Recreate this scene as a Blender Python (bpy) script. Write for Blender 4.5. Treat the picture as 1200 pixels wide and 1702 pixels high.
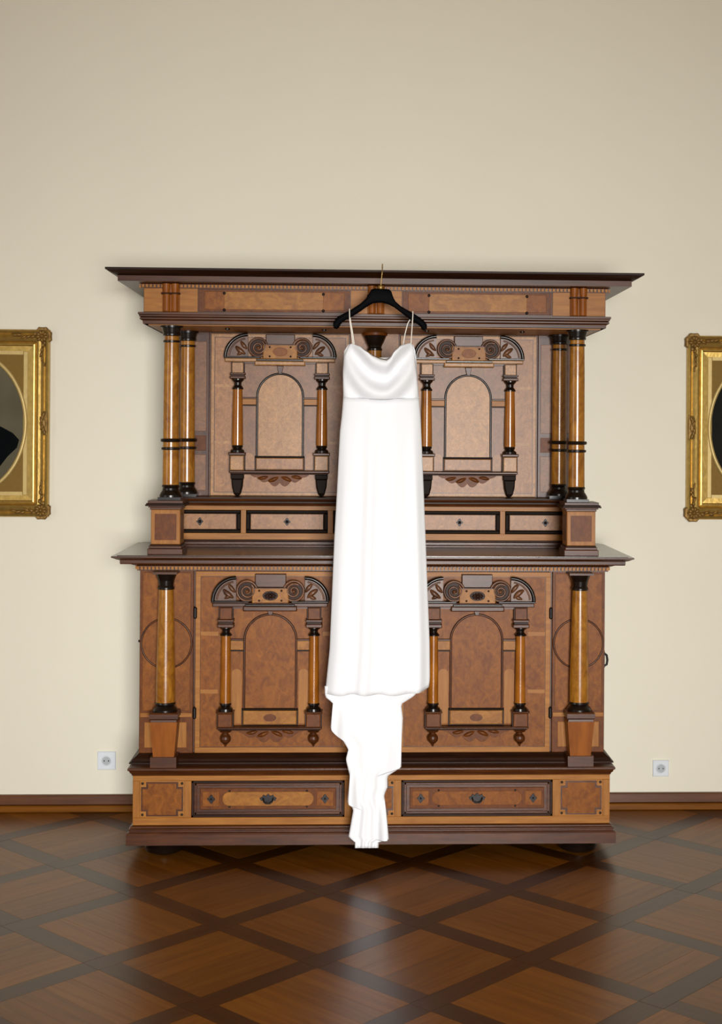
import bpy, math, random
from mathutils import Vector, Matrix
R = math.radians
PI = math.pi
random.seed(7)
for o in list(bpy.data.objects): bpy.data.objects.remove(o)
COL = bpy.context.scene.collection
SC = bpy.context.scene

# ---------------------------------------------------------------- camera
cam = bpy.data.cameras.new('camera'); camo = bpy.data.objects.new('camera', cam); COL.objects.link(camo)
cam.sensor_fit = 'VERTICAL'; cam.sensor_height = 36.0; cam.lens = 36.0*2330/1702
cam.shift_x = -91.3/1702; cam.shift_y = -134.5/1702
cam.clip_start = .05; cam.clip_end = 60
camo.matrix_world = (Matrix.Translation((-.0744, -5.65, 1.705)) @ Matrix.Rotation(-.042, 4, 'Z')
                     @ Matrix.Rotation(PI/2 + .0022, 4, 'X') @ Matrix.Rotation(.007, 4, 'Z'))
SC.camera = camo
# ---------------------------------------------------------------- world and light
w = bpy.data.worlds.new('world'); SC.world = w; w.use_nodes = True
w.node_tree.nodes['Background'].inputs[0].default_value = (.75, .85, 1, 1)
w.node_tree.nodes['Background'].inputs[1].default_value = 1.0
def area(name, loc, rot, sx, sy, power, col, spread=180):
    l = bpy.data.lights.new(name, 'AREA'); l.shape = 'RECTANGLE'; l.size = sx; l.size_y = sy
    l.energy = power; l.color = col; l.spread = R(spread)
    o = bpy.data.objects.new(name, l); o.location = loc; o.rotation_euler = rot; COL.objects.link(o); return o
# daylight through the tall window behind the camera and through the one in the left wall
area('rear_window_daylight', (.75, -8.98, 1.50), (R(90-5), 0, R(5)), 1.9, 2.1, 96, (1, .985, .96), 64)
area('left_window_daylight', (-3.56, -2.6, 1.9), (R(90-12), 0, R(-90)), 1.3, 2.1, 17, (1, .97, .93), 140)
SC.view_settings.view_transform = 'Standard'; SC.view_settings.look = 'None'
SC.view_settings.gamma = 1; SC.view_settings.use_curve_mapping = False
SC.view_settings.exposure = 0.14

# ---------------------------------------------------------------- materials
def mat_base(name):
    m = bpy.data.materials.new(name); m.use_nodes = True
    nt = m.node_tree; return m, nt, nt.nodes['Principled BSDF']
def simple(name, col, rough=.5, metal=0, coat=0, noise=0, nscale=30, bump=0, spec=.5):
    m, nt, b = mat_base(name)
    b.inputs['Roughness'].default_value = rough; b.inputs['Metallic'].default_value = metal
    b.inputs['Coat Weight'].default_value = coat; b.inputs['Coat Roughness'].default_value = .15
    b.inputs['Specular IOR Level'].default_value = spec
    b.inputs['Base Color'].default_value = (*col, 1)
    if noise or bump:
        tc = nt.nodes.new('ShaderNodeTexCoord'); n = nt.nodes.new('ShaderNodeTexNoise')
        n.inputs['Scale'].default_value = nscale; n.inputs['Detail'].default_value = 4
        nt.links.new(tc.outputs['Object'], n.inputs['Vector'])
        if noise:
            mx = nt.nodes.new('ShaderNodeMix'); mx.data_type = 'RGBA'
            mx.inputs[6].default_value = (*[c*(1-noise) for c in col], 1); mx.inputs[7].default_value = (*[min(1, c*(1+noise)) for c in col], 1)
            nt.links.new(n.outputs['Fac'], mx.inputs[0]); nt.links.new(mx.outputs[2], b.inputs['Base Color'])
        if bump:
            bp = nt.nodes.new('ShaderNodeBump'); bp.inputs['Strength'].default_value = bump; bp.inputs['Distance'].default_value = .002
            nt.links.new(n.outputs['Fac'], bp.inputs['Height']); nt.links.new(bp.outputs['Normal'], b.inputs['Normal'])
    return m
def wood(name, c1, c2, axis=0, scale=6., stretch=12., rough=.38, coat=.3, crough=.2, rand=0., burl=0., spec=.5):
    """procedural wood; axis = direction of the grain (0 x, 1 y, 2 z); burl = amount of blotchy figure"""
    m, nt, b = mat_base(name); N = nt.nodes; L = nt.links
    tc = N.new('ShaderNodeTexCoord'); mp = N.new('ShaderNodeMapping')
    s = [scale*stretch]*3; s[axis] = scale
    if burl: s = [scale*2.2]*3; s[axis] = scale*1.5
    mp.inputs['Scale'].default_value = s
    oi = N.new('ShaderNodeObjectInfo'); ml = N.new('ShaderNodeMath'); ml.operation = 'MULTIPLY'; ml.inputs[1].default_value = 37
    L.new(oi.outputs['Random'], ml.inputs[0]); cb = N.new('ShaderNodeCombineXYZ')
    for i in range(3): L.new(ml.outputs[0], cb.inputs[i])
    L.new(cb.outputs[0], mp.inputs['Location'])
    L.new(tc.outputs['Object'], mp.inputs['Vector'])
    n = N.new('ShaderNodeTexNoise'); n.inputs['Scale'].default_value = 1; n.inputs['Detail'].default_value = 6
    n.inputs['Roughness'].default_value = .62; n.inputs['Distortion'].default_value = 1.4 if burl else .35
    L.new(mp.outputs[0], n.inputs['Vector'])
    rp = N.new('ShaderNodeValToRGB'); rp.color_ramp.elements[0].position = .33; rp.color_ramp.elements[1].position = .68
    rp.color_ramp.elements[0].color = (*c1, 1); rp.color_ramp.elements[1].color = (*c2, 1)
    L.new(n.outputs['Fac'], rp.inputs[0]); out = rp.outputs[0]
    if burl:
        n2 = N.new('ShaderNodeTexNoise'); n2.inputs['Scale'].default_value = 70; n2.inputs['Detail'].default_value = 5
        n2.inputs['Distortion'].default_value = 2; L.new(tc.outputs['Object'], n2.inputs['Vector'])
        mx = N.new('ShaderNodeMix'); mx.data_type = 'RGBA'; mx.blend_type = 'OVERLAY'; mx.inputs[0].default_value = burl
        L.new(out, mx.inputs[6]); L.new(n2.outputs['Fac'], mx.inputs[7]); out = mx.outputs[2]
    if rand:
        mr = N.new('ShaderNodeMapRange'); mr.inputs[3].default_value = 1-rand; mr.inputs[4].default_value = 1+rand
        L.new(oi.outputs['Random'], mr.inputs[0]); hs = N.new('ShaderNodeHueSaturation')
        L.new(mr.outputs[0], hs.inputs['Value']); L.new(out, hs.inputs['Color']); out = hs.outputs[0]
    L.new(out, b.inputs['Base Color'])
    b.inputs['Roughness'].default_value = rough; b.inputs['Specular IOR Level'].default_value = spec
    b.inputs['Coat Weight'].default_value = coat; b.inputs['Coat Roughness'].default_value = crough
    bp = N.new('ShaderNodeBump'); bp.inputs['Strength'].default_value = .12; bp.inputs['Distance'].default_value = .001
    L.new(n.outputs['Fac'], bp.inputs['Height']); L.new(bp.outputs['Normal'], b.inputs['Normal'])
    return m
M = {}
M['walnut'] = wood('walnut_moulding', (0.0368, 0.0084, 0.0013), (0.0920, 0.0256, 0.0044), 0, 5, 10, .38, .06, .25, spec=.32)
M['walnut_v'] = wood('walnut_vertical', (0.0368, 0.0084, 0.0013), (0.0920, 0.0256, 0.0044), 2, 5, 10, .38, .06, .25, spec=.32)
M['walnut_am'] = wood('walnut_amber', (0.1836, 0.0489, 0.0040), (0.2916, 0.0863, 0.0088), 2, 5, 6, .45, .05, .25, spec=.2)
M['dark'] = wood('dark_walnut', (0.0112, 0.0032, 0.0010), (0.0304, 0.0088, 0.0024), 0, 5, 10, .5, .03, .3, spec=.18)
M['polish'] = wood('polished_ledge_top', (.014, .005, .002), (.038, .013, .005), 0, 5, 4, .30, .5, .2, spec=.4)
M['ebony'] = simple('ebonised_wood', (.007, .0035, .002), .30, coat=.12, spec=.35)
M['oak'] = wood('light_oak', (0.2580, 0.0903, 0.0103), (0.3784, 0.1531, 0.0241), 0, 6, 12, .45, .04, .3, spec=.25)
M['oak_v'] = wood('light_oak_vertical', (0.2494, 0.0860, 0.0095), (0.3612, 0.1445, 0.0224), 2, 6, 12, .45, .04, .3, spec=.25)
M['amber'] = wood('amber_turned_wood', (0.2000, 0.0660, 0.0040), (0.4000, 0.1668, 0.0160), 2, 9, 1, .28, .35, .14, spec=.5, burl=.3)
M['burl'] = wood('burl_veneer', (0.1421, 0.0363, 0.0015), (0.2583, 0.0821, 0.0050), 2, 13, 1, .46, .05, .35, burl=.3, spec=.2)
M['burl_d'] = wood('burl_veneer_dark', (0.0861, 0.0202, 0.0008), (0.1550, 0.0419, 0.0025), 2, 13, 1, .46, .05, .35, burl=.25, spec=.2)
M['burl_l'] = wood('burl_veneer_light', (0.2163, 0.0720, 0.0045), (0.3578, 0.1439, 0.0153), 0, 12, 1, .45, .05, .35, burl=.3, spec=.25)
# upper burl, greyer and shinier: the window's reflected veil is put into the colour
M['pale'] = wood('burl_painted_sheen', (0.2072, 0.0780, 0.0169), (0.3390, 0.1432, 0.0377), 2, 13, 1, .42, .1, .33, burl=.6, spec=.38)
M['pale_l'] = wood('burl_painted_sheen_light', (0.2643, 0.1153, 0.0299), (0.4053, 0.1934, 0.0572), 2, 13, 1, .42, .1, .33, burl=.6, spec=.38)
M['pale_d'] = wood('burl_painted_sheen_dark', (0.1319, 0.0462, 0.0102), (0.2260, 0.0874, 0.0226), 2, 13, 1, .42, .1, .33, burl=.6, spec=.38)
M['carved'] = wood('carved_walnut', (0.0560, 0.0176, 0.0048), (0.1600, 0.0576, 0.0176), 2, 12, 2, .42, .15, .25, spec=.4)
M['matt_black'] = simple('matt_black_wood', (.010, .0045, .002), .6, spec=.12)
M['amber_c'] = wood('amber_colonnette', (.22, .064, .003), (.36, .120, .008), 2, 9, 1, .28, .35, .14, spec=.5)
M['iron'] = simple('blackened_iron', (.012, .010, .010), .4, .6)
M['plank_a'] = wood('parquet_oak', (0.1425, 0.0442, 0.0025), (0.2137, 0.0754, 0.0063), 0, 3, 14, .34, .10, .18, rand=.16, spec=.24)
M['band_f'] = wood('parquet_walnut', (.036, .0105, .0010), (.062, .020, .0022), 0, 3, 14, .34, .10, .18, rand=.12, spec=.3)
M['wall'] = simple('cream_plaster', (.81, .768, .635), .85, noise=.02, nscale=3, bump=.15, spec=.2)
M['ceiling'] = simple('warm_ceiling', (.52, .37, .19), .8, spec=.2)
M['skirting'] = wood('dark_skirting', (.075, .024, .007), (.14, .048, .014), 0, 4, 12, .4, .2)
M['gold'] = simple('antique_gilding', (.50, .33, .09), .36, .8, noise=.3, nscale=45, bump=.5)
M['gold_d'] = simple('worn_gilding', (.22, .12, .025), .5, .5, noise=.6, nscale=70, bump=1)
M['gold_flat'] = simple('matt_gilt_slip', (.20, .115, .022), .6, .15, noise=.15, nscale=60, spec=.2)
M['gold_slip'] = simple('pale_gilt_slip', (.52, .38, .14), .45, .35, noise=.15, nscale=60)
M['white'] = simple('white_satin', (.84, .85, .87), .6, spec=.2)
M['strap'] = simple('ivory_satin', (.86, .80, .70), .5, spec=.3)
M['black'] = simple('black_plastic', (.0018, .0018, .0026), .6, spec=.04)
M['brass'] = simple('brass', (.5, .33, .12), .3, 1)
M['socket'] = simple('white_plastic', (.72, .76, .80), .35)
M['socket_in'] = simple('grey_plastic', (.42, .45, .47), .4)
M['canvas_l'] = simple('painted_backdrop_grey', (.10, .085, .050), .6, noise=.55, nscale=4, spec=.15)
M['canvas_r'] = simple('painted_backdrop_dark', (.008, .0075, .005), .6, noise=.5, nscale=5, spec=.08)
M['coat'] = simple('painted_black_coat', (.002, .003, .0035), .7, spec=.04)
M['skin'] = simple('painted_skin', (.42, .22, .12), .5, noise=.2, nscale=20)
M['winframe'] = simple('white_painted_wood', (.75, .72, .66), .5)

# ---------------------------------------------------------------- mesh builder
WP = {}
class MB:
    def __init__(s): s.v = []; s.f = []; s.m = []; s.sm = []
    def add(s, vs, fs, m=0, smooth=False):
        b = len(s.v); s.v += [tuple(v) for v in vs]
        for f in fs: s.f.append([b+i for i in f]); s.m.append(m); s.sm.append(smooth)
        return s
    def box(s, x0, x1, y0, y1, z0, z1, m=0, c=0.):
        if x0 > x1: x0, x1 = x1, x0
        if c <= 0:
            vs = [(x0,y0,z0),(x1,y0,z0),(x1,y1,z0),(x0,y1,z0),(x0,y0,z1),(x1,y0,z1),(x1,y1,z1),(x0,y1,z1)]
            return s.add(vs, [(0,3,2,1),(4,5,6,7),(0,1,5,4),(1,2,6,5),(2,3,7,6),(3,0,4,7)], m)
        # front edges chamfered (the face turned to -y)
        vs = [(x0+c,y0,z0+c),(x1-c,y0,z0+c),(x1-c,y0,z1-c),(x0+c,y0,z1-c),
              (x0,y0+c,z0),(x1,y0+c,z0),(x1,y0+c,z1),(x0,y0+c,z1),(x0,y1,z0),(x1,y1,z0),(x1,y1,z1),(x0,y1,z1)]
        fs = [(0,1,2,3),(4,5,1,0),(5,6,2,1),(6,7,3,2),(7,4,0,3),(8,9,5,4),(9,10,6,5),(10,11,7,6),(11,8,4,7),(11,10,9,8)]
        return s.add(vs, fs, m)
    def prism(s, pts, y0, y1, m=0, c=0., smooth=False):
        """outline in x,z (counter-clockwise seen from the front), from y0 (front) to y1 (back)"""
        n = len(pts); a = sum(pts[i][0]*pts[(i+1)%n][1]-pts[(i+1)%n][0]*pts[i][1] for i in range(n))
        if a < 0: pts = pts[::-1]
        if c > 0:
            cx = sum(p[0] for p in pts)/n; cz = sum(p[1] for p in pts)/n
            ins = []
            for i in range(n):
                p0, p, p1 = Vector(pts[i-1]), Vector(pts[i]), Vector(pts[(i+1)%n])
                d = ((p-p0).normalized()+(p1-p).normalized())
                nn = Vector((-d.y, d.x)); nn = nn.normalized() if nn.length > 1e-9 else Vector((cx-p.x, cz-p.y)).normalized()
                ins.append(p+nn*c)
            vs = [(p[0], y0, p[1]) for p in ins]+[(p[0], y0+c, p[1]) for p in pts]+[(p[0], y1, p[1]) for p in pts]
            fs = [tuple(range(n))]+[(n+i, n+(i+1)%n, (i+1)%n, i) for i in range(n)]+[(2*n+i, 2*n+(i+1)%n, n+(i+1)%n, n+i) for i in range(n)]+[tuple(range(3*n-1, 2*n-1, -1))]
        else:
            vs = [(p[0], y0, p[1]) for p in pts]+[(p[0], y1, p[1]) for p in pts]
            fs = [tuple(range(n))]+[(n+i, n+(i+1)%n, (i+1)%n, i) for i in range(n)]+[tuple(range(2*n-1, n-1, -1))]
        return s.add(vs, fs, m, smooth)
    def lathe(s, prof, x, y, n=32, z=0., square=False):
        """prof: list of (r, z, m) from top to bottom; material m applies to the segment below the point"""
        k = 4 if square else n; off = PI/4 if square else 0; q = 2**.5 if square else 1
        rings = []
        for (r, zz, *_) in prof:
            rings.append([(x+r*q*math.cos(2*PI*i/k+off), y+r*q*math.sin(2*PI*i/k+off), z+zz) for i in range(k)])
        for j in range(len(prof)-1):
            m = prof[j][2] if len(prof[j]) > 2 else 0
            s.add(rings[j]+rings[j+1], [(i, k+i, k+(i+1)%k, (i+1)%k) for i in range(k)], m, not square)
        s.add(rings[0], [tuple(range(k))], prof[0][2] if len(prof[0]) > 2 else 0)
        s.add(rings[-1], [tuple(range(k-1, -1, -1))], prof[-2][2] if len(prof[-2]) > 2 else 0)
        return s
    def mould(s, prof, hw, yf, yb, m=0, mats=None):
        """profile (out, z) from bottom to top swept round front and both sides"""
        rows = [[(-hw-o, yb, z), (-hw-o, yf-o, z), (hw+o, yf-o, z), (hw+o, yb, z)] for o, z in prof]
        for j in range(len(rows)-1):
            s.add(rows[j]+rows[j+1], [(i, i+1, 5+i, 4+i) for i in range(3)], mats[j] if mats else m)
        s.add(rows[0], [(3, 2, 1, 0)], m); s.add(rows[-1], [(0, 1, 2, 3)], m)
        n = len(rows); bk = [r[0] for r in rows]+[r[3] for r in rows[::-1]]
        s.add(bk, [tuple(range(2*n))], m); return s
    def tube(s, pts, r, n=8, m=0, closed=False, taper=None):
        P = [Vector(p) for p in pts]; K = len(P); rings = []
        up = Vector((0, 1, 0))
        for i in range(K):
            a = P[i-1] if (i or closed) else P[0]; b = P[(i+1)%K] if (i < K-1 or closed) else P[-1]
            t = (b-a).normalized(); u = t.cross(up)
            if u.length < 1e-4: u = t.cross(Vector((1, 0, 0)))
            u.normalize(); w_ = t.cross(u); rr = taper[i] if taper else r
            rings.append([P[i]+u*rr*math.cos(2*PI*j/n)+w_*rr*math.sin(2*PI*j/n) for j in range(n)])
        for i in range(K if closed else K-1):
            q = rings[(i+1)%K]
            s.add(rings[i]+q, [(j, (j+1)%n, n+(j+1)%n, n+j) for j in range(n)], m, True)
        if not closed:
            s.add(rings[0], [tuple(range(n-1, -1, -1))], m); s.add(rings[-1], [tuple(range(n))], m)
        return s
    def dome(s, x, y, z, rx, ry, rz, m=0, n=16, k=5):
        """half ellipsoid bulging towards -y"""
        vs = [(x, y-ry, z)]; fs = []
        for j in range(1, k+1):
            a = PI/2*j/k
            for i in range(n): vs.append((x+rx*math.sin(a)*math.cos(2*PI*i/n), y-ry*math.cos(a), z+rz*math.sin(a)*math.sin(2*PI*i/n)))
        for i in range(n): fs.append((0, 1+i, 1+(i+1)%n))
        for j in range(k-1):
            for i in range(n): a = 1+j*n+i; b = 1+j*n+(i+1)%n; fs.append((a, a+n, b+n, b))
        fs.append(tuple(1+(k-1)*n+i for i in range(n))[::-1])
        return s.add(vs, fs, m, True)
    def build(s, name, mats, parent=None, origin=None, bevel=0, label=None, kind=None):
        if not isinstance(mats, (list, tuple)): mats = [mats]
        if origin is None:
            xs, ys, zs = zip(*s.v); origin = ((min(xs)+max(xs))/2, (min(ys)+max(ys))/2, min(zs))
        me = bpy.data.meshes.new(name)
        me.from_pydata([(v[0]-origin[0], v[1]-origin[1], v[2]-origin[2]) for v in s.v], [], s.f)
        for mm in mats: me.materials.append(M[mm] if isinstance(mm, str) else mm)
        me.polygons.foreach_set('material_index', s.m); me.polygons.foreach_set('use_smooth', s.sm)
        me.update()
        o = bpy.data.objects.new(name, me); COL.objects.link(o)
        place(o, origin, parent)
        if bevel:
            b = o.modifiers.new('bevel', 'BEVEL'); b.width = bevel; b.segments = 2; b.limit_method = 'ANGLE'; b.angle_limit = R(35)
        if label: o['label'] = label
        if kind: o['kind'] = kind
        return o
def place(o, wp, parent):
    WP[o.name] = Vector(wp)
    if parent is not None: o.parent = parent; o.location = Vector(wp)-WP[parent.name]
    else: o.location = wp
def thing(name, loc, label, cat, group=None):
    o = bpy.data.objects.new(name, None); COL.objects.link(o); o.empty_display_size = .1
    place(o, loc, None); o['label'] = label; o['category'] = cat
    if group: o['group'] = group
    return o
def arc(cx, cz, r, a0, a1, n, rz=None):
    rz = rz or r
    return [(cx+r*math.cos(R(a0+(a1-a0)*i/n)), cz+rz*math.sin(R(a0+(a1-a0)*i/n))) for i in range(n+1)]

# ---------------------------------------------------------------- room
WX, WY0, WY1, HT = 3.6, -9.0, .72, 4.1
def struct(mb, name, mat, **k):
    return mb.build(name, mat, kind='structure', **k)
fl = struct(MB().box(-WX, WX, WY0, WY1, -.06, -.012), 'floor', 'band_f')
struct(MB().box(-WX-.1, WX+.1, WY0-.1, WY1+.1, HT, HT+.1), 'ceiling', 'ceiling')
struct(MB().box(-WX-.1, WX+.1, WY1, WY1+.1, -.06, HT), 'wall_back', 'wall')
struct(MB().box(WX, WX+.1, WY0, WY1, -.06, HT), 'wall_right', 'wall')
# left wall with its window opening, rear wall with its window opening
def holed(horiz, c, h0, h1, z0, z1):
    b = MB()
    if horiz == 'x':
        for a in ((-WX-.1, h0, -.06, HT), (h1, WX+.1, -.06, HT), (h0, h1, -.06, z0), (h0, h1, z1, HT)): b.box(a[0], a[1], c-.1, c, a[2], a[3])
    else:
        for a in ((WY0, h0, -.06, HT), (h1, WY1, -.06, HT), (h0, h1, -.06, z0), (h0, h1, z1, HT)): b.box(c-.1, c, a[0], a[1], a[2], a[3])
    return b
struct(holed('y', -WX, -3.3, -1.9, .8, 3.0), 'wall_left', 'wall')
struct(holed('x', WY0, -.25, 1.75, .40, 2.60), 'wall_rear', 'wall')
b = MB()
for x0, x1, z0, z1 in ((-.25, -.2, .4, 2.6), (1.7, 1.75, .4, 2.6), (-.2, 1.7, .4, .45), (-.2, 1.7, 2.55, 2.6), (.72, .78, .45, 2.55)): b.box(x0, x1, WY0-.09, WY0-.04, z0, z1)
struct(b, 'window_1', 'winframe')
b = MB()
for y0, y1, z0, z1 in ((-3.3, -3.25, .8, 3.), (-1.95, -1.9, .8, 3.), (-3.25, -1.95, .8, .85), (-3.25, -1.95, 2.95, 3.), (-2.63, -2.57, .85, 2.95)): b.box(-WX-.09, -WX-.04, y0, y1, z0, z1)
struct(b, 'window_2', 'winframe')
def skirting(name, fn):
    o = MB(); fn(o, .020, .030, .075, 0); fn(o, .034, 0., .030, 1)
    struct(o, name, ['skirting', 'plank_a'])
skirting('baseboard_back', lambda o, t, z0, z1, m: o.box(-WX, WX, WY1-t, WY1, z0, z1, m, c=.004))
skirting('baseboard_left', lambda o, t, z0, z1, m: o.box(-WX, -WX+t, WY0, WY1-.034, z0, z1, m))
skirting('baseboard_right', lambda o, t, z0, z1, m: o.box(WX-t, WX, WY0, WY1-.034, z0, z1, m))

# parquet: bands on a 45 degree grid, panels of four planks each
P_ = .489; U0 = -.915; V0 = .158; HB = .043; S2 = 2**.5
def clip(poly, lo, hi):
    for ax, val, sg in ((0, lo[0], 1), (0, hi[0], -1), (1, lo[1], 1), (1, hi[1], -1)):
        out = []; n = len(poly)
        for i in range(n):
            a, c = poly[i], poly[(i+1)%n]; da = sg*(a[ax]-val); dc = sg*(c[ax]-val)
            if da >= 0: out.append(a)
            if (da >= 0) != (dc >= 0):
                t = da/(da-dc); out.append((a[0]+(c[0]-a[0])*t, a[1]+(c[1]-a[1])*t))
        poly = out
        if len(poly) < 3: return None
    return poly
def uv_rect(u0, u1, v0, v1, g=.0006):
    u0 += g; u1 -= g; v0 += g; v1 -= g
    return [((u+v)/S2, (u-v)/S2) for u, v in ((u0, v0), (u1, v0), (u1, v1), (u0, v1))]
def slab(mb, poly, m=0, z1=0., dz=0.):
    n = len(poly); a = sum(poly[i][0]*poly[(i+1)%n][1]-poly[(i+1)%n][0]*poly[i][1] for i in range(n))
    if a < 0: poly = poly[::-1]
    z1 += dz
    vs = [(p[0], p[1], -.012) for p in poly]+[(p[0], p[1], z1) for p in poly]
    mb.add(vs, [tuple(range(n, 2*n)), tuple(range(n-1, -1, -1))]+[(i, (i+1)%n, n+(i+1)%n, n+i) for i in range(n)], m)
rest = MB(); near_lo, near_hi = (-2.05, -2.1), (2.05, WY1); cnt = {'plank': 0, 'strip': 0}
def floor_piece(poly, kind, ang):
    p = clip(poly, (-WX, WY0), (WX, WY1))
    if not p: return
    cx = sum(q[0] for q in p)/len(p); cy = sum(q[1] for q in p)/len(p)
    if near_lo[0] < cx < near_hi[0] and near_lo[1] < cy < near_hi[1] and cnt[kind] < 300:
        cnt[kind] += 1
        # object x axis along the grain
        c, s = math.cos(ang), math.sin(ang); mb = MB()
        loc = [((q[0]-cx)*c+(q[1]-cy)*s, -(q[0]-cx)*s+(q[1]-cy)*c) for q in p]
        slab(mb, loc, dz=random.uniform(-.0004, 0))
        o = mb.build(kind, 'plank_a' if kind == 'plank' else 'band_f', origin=(0, 0, 0))
        place(o, (cx, cy, 0), fl); o.rotation_euler = (0, 0, ang)
    else: slab(rest, p, 0 if kind == 'plank' else 1)
for i in range(-26, 14):
    for j in range(-16, 26):
        u, v = U0+P_*i, V0+P_*j
        x, y = (u+v)/S2, (u-v)/S2
        if abs(x) > WX+.7 or y > WY1+.7 or y < WY0-.7: continue
        floor_piece(uv_rect(u-HB, u+P_-HB, v-HB, v+HB), 'strip', R(45))          # strip along u, through the node
        floor_piece(uv_rect(u-HB, u+HB, v+HB, v+P_-HB), 'strip', R(-45))         # strip along v
        w0 = (P_-2*HB)/4
        for k in range(4):
            if (i+j) % 2: floor_piece(uv_rect(u+HB, u+P_-HB, v+HB+k*w0, v+HB+(k+1)*w0, .0003), 'plank', R(45))
            else: floor_piece(uv_rect(u+HB+k*w0, u+HB+(k+1)*w0, v+HB, v+P_-HB, .0003), 'plank', R(-45))
ro = rest.build('parquet', ['plank_a', 'band_f'], fl, origin=(0, 0, 0), kind='stuff')

# ---------------------------------------------------------------- the cabinet
CB = thing('sideboard_cabinet', (0, .35, 0), 'tall carved two-tier walnut cabinet with columns standing against the cream wall', 'cabinet')
YB = .69
# bun feet
for sx in (-1, 1):
    for yy in (.07, .60):
        MB().lathe([(.050, .058, 0), (.066, .050, 0), (.082, .030, 0), (.076, .010, 0), (.056, .0, 0)], sx*.845, yy+.03, 28).build('bun_foot', 'ebony', CB)
# plinth, base carcass, ledges
MB().mould([(0, .058), (.022, .058), (.022, .100), (.019, .106), (.013, .108), (.013, .113), (.015, .116), (.015, .120), (.008, .123), (.008, .129), (0, .133)], .96, 0, YB).build('plinth', 'walnut', CB)
MB().box(-.955, .955, .012, YB, .133, .331).build('base_carcass', 'walnut', CB)
fr = MB()
fr.box(-.96, .96, 0, .012, .310, .331, 0, .0015); fr.box(-.96, .96, 0, .012, .133, .163, 0, .0015); fr.build('base_rail', 'oak', CB)
for a0, a1 in ((.932, .96), (.727, .755), (.087, .114)):
    for s in (-1, 1): MB().box(s*a0, s*a1, 0, .012, .163, .310, 0, .001).build('base_stile', 'oak_v', CB)
def notched(x0, x1, z0, z1, q):
    return [(x0+q, z0), (x1-q, z0), (x1-q, z0+q), (x1, z0+q), (x1, z1-q), (x1-q, z1-q), (x1-q, z1), (x0+q, z1), (x0+q, z1-q), (x0, z1-q), (x0, z0+q), (x0+q, z0+q)]
for (x0, x1) in ((-.932, -.755), (-.087, .087), (.755, .932)):
    p = MB(); p.box(x0, x1, .004, .012, .163, .310, 0)
    p.prism(notched(x0+.005, x1-.005, .168, .305, .020), .002, .006, 1)
    p.prism(notched(x0+.011, x1-.011, .174, .299, .022), .0005, .006, 2)
    for sx in (x0+.010, x1-.010):
        for sz in (.174, .299): p.dome(sx, .004, sz, .0055, .004, .0055, 3, 10, 3)
    p.build('inlay_panel', ['oak', 'walnut', 'burl' if x0 > -.9 and x0 < .5 else 'burl', 'ebony'], CB)
def escutcheon(b, x, y, z, s=1., m=0):
    pts = []
    for i in range(32):
        a = 2*PI*i/32; rr = s*(.0105+.0055*abs(math.cos(2*a))**3)*(1.15 if abs(math.sin(a)) > .7 else 1)
        pts.append((x+rr*math.cos(a), z+rr*math.sin(a)))
    b.prism(pts, y-.003, y, m, .0008)
    b.dome(x, y-.003, z, .004*s, .004, .004*s, m, 10, 3)
for s in (-1, 1):
    c = s*.4205; hw = .3065
    d = MB(); d.box(c-hw, c+hw, .006, .03, .163, .310, 0)
    # moulded frame
    for k, (ins, yy) in enumerate(((0, .001), (.012, .004), (.022, .0065))):
        x0, x1, z0, z1 = c-hw+ins, c+hw-ins, .163+ins*.9, .310-ins*.9; t = .010
        d.box(x0, x1, yy, .012, z1-t, z1, 1 if k != 1 else 0, .002); d.box(x0, x1, yy, .012, z0, z0+t, 1 if k != 1 else 0, .002)
        d.box(x0, x0+t, yy, .012, z0, z1, 1 if k != 1 else 0, .002); d.box(x1-t, x1, yy, .012, z0, z1, 1 if k != 1 else 0, .002)
    dr = d.build('drawer', ['walnut', 'dark'], CB)
    q = MB(); q.box(c-hw+.034, c+hw-.034, .003, .010, .194, .279, 0, .002)
    q.build('drawer_field', 'burl_d', dr)
    q = MB(); h = .037; L_ = .155
    q.prism([(c-L_, .2365-h*.75), (c+L_, .2365-h*.75)]+arc(c+L_, .2365, h*.75, -90, 90, 10)[1:]+arc(c-L_, .2365, h*.75, 90, 270, 10)[:-1], .0015, .006, 0, .0008)
    for k in (-1, 1): q.box(c+k*.195, c+k*.262, .0015, .006, .207, .266, 1, .001)
    for kx in (-.155, .155):
        for kz in (.205, .268): q.dome(c+kx, .003, kz, .0045, .003, .0045, 2, 10, 3)
    q.build('inlay', ['burl_l' if s < 0 else 'burl', 'burl', 'ebony'], dr)
    for k in (-1, 1):
        e = MB(); escutcheon(e, c+k*.2275, .0015, .2365); e.build('keyhole_plate', 'iron', dr)
    e = MB()
    pts = [(-.036, .004), (-.030, -.008), (-.020, -.006), (-.012, -.018), (0, -.013), (.012, -.018), (.020, -.006), (.030, -.008), (.036, .004), (.026, .008), (.020, .018), (.010, .012), (0, .022), (-.010, .012), (-.020, .018), (-.026, .008)]
    e.prism([(c+x*.95, .2365+z) for x, z in pts], -.002, .0015, 0, .001)
    e.tube([(c-.020, -.003, .240), (c-.017, -.012, .228), (c-.008, -.014, .221), (c+.008, -.014, .221), (c+.017, -.012, .228), (c+.020, -.003, .240)], .003, 8)
    e.build('drawer_pull', 'iron', dr)
MB().mould([(0, .331), (.003, .333), (.005, .340), (.010, .344), (.013, .352), (.019, .356), (.019, .363), (.010, .366), (0, .366)], .96, 0, YB).build('base_ledge', 'walnut', CB)
MB().mould([(.034, .366), (.034, .371), (.026, .374), (.020, .384), (.010, .392), (.004, .398), (0, .402)], .95, .085, YB).build('foot_moulding', 'dark', CB)
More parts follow.
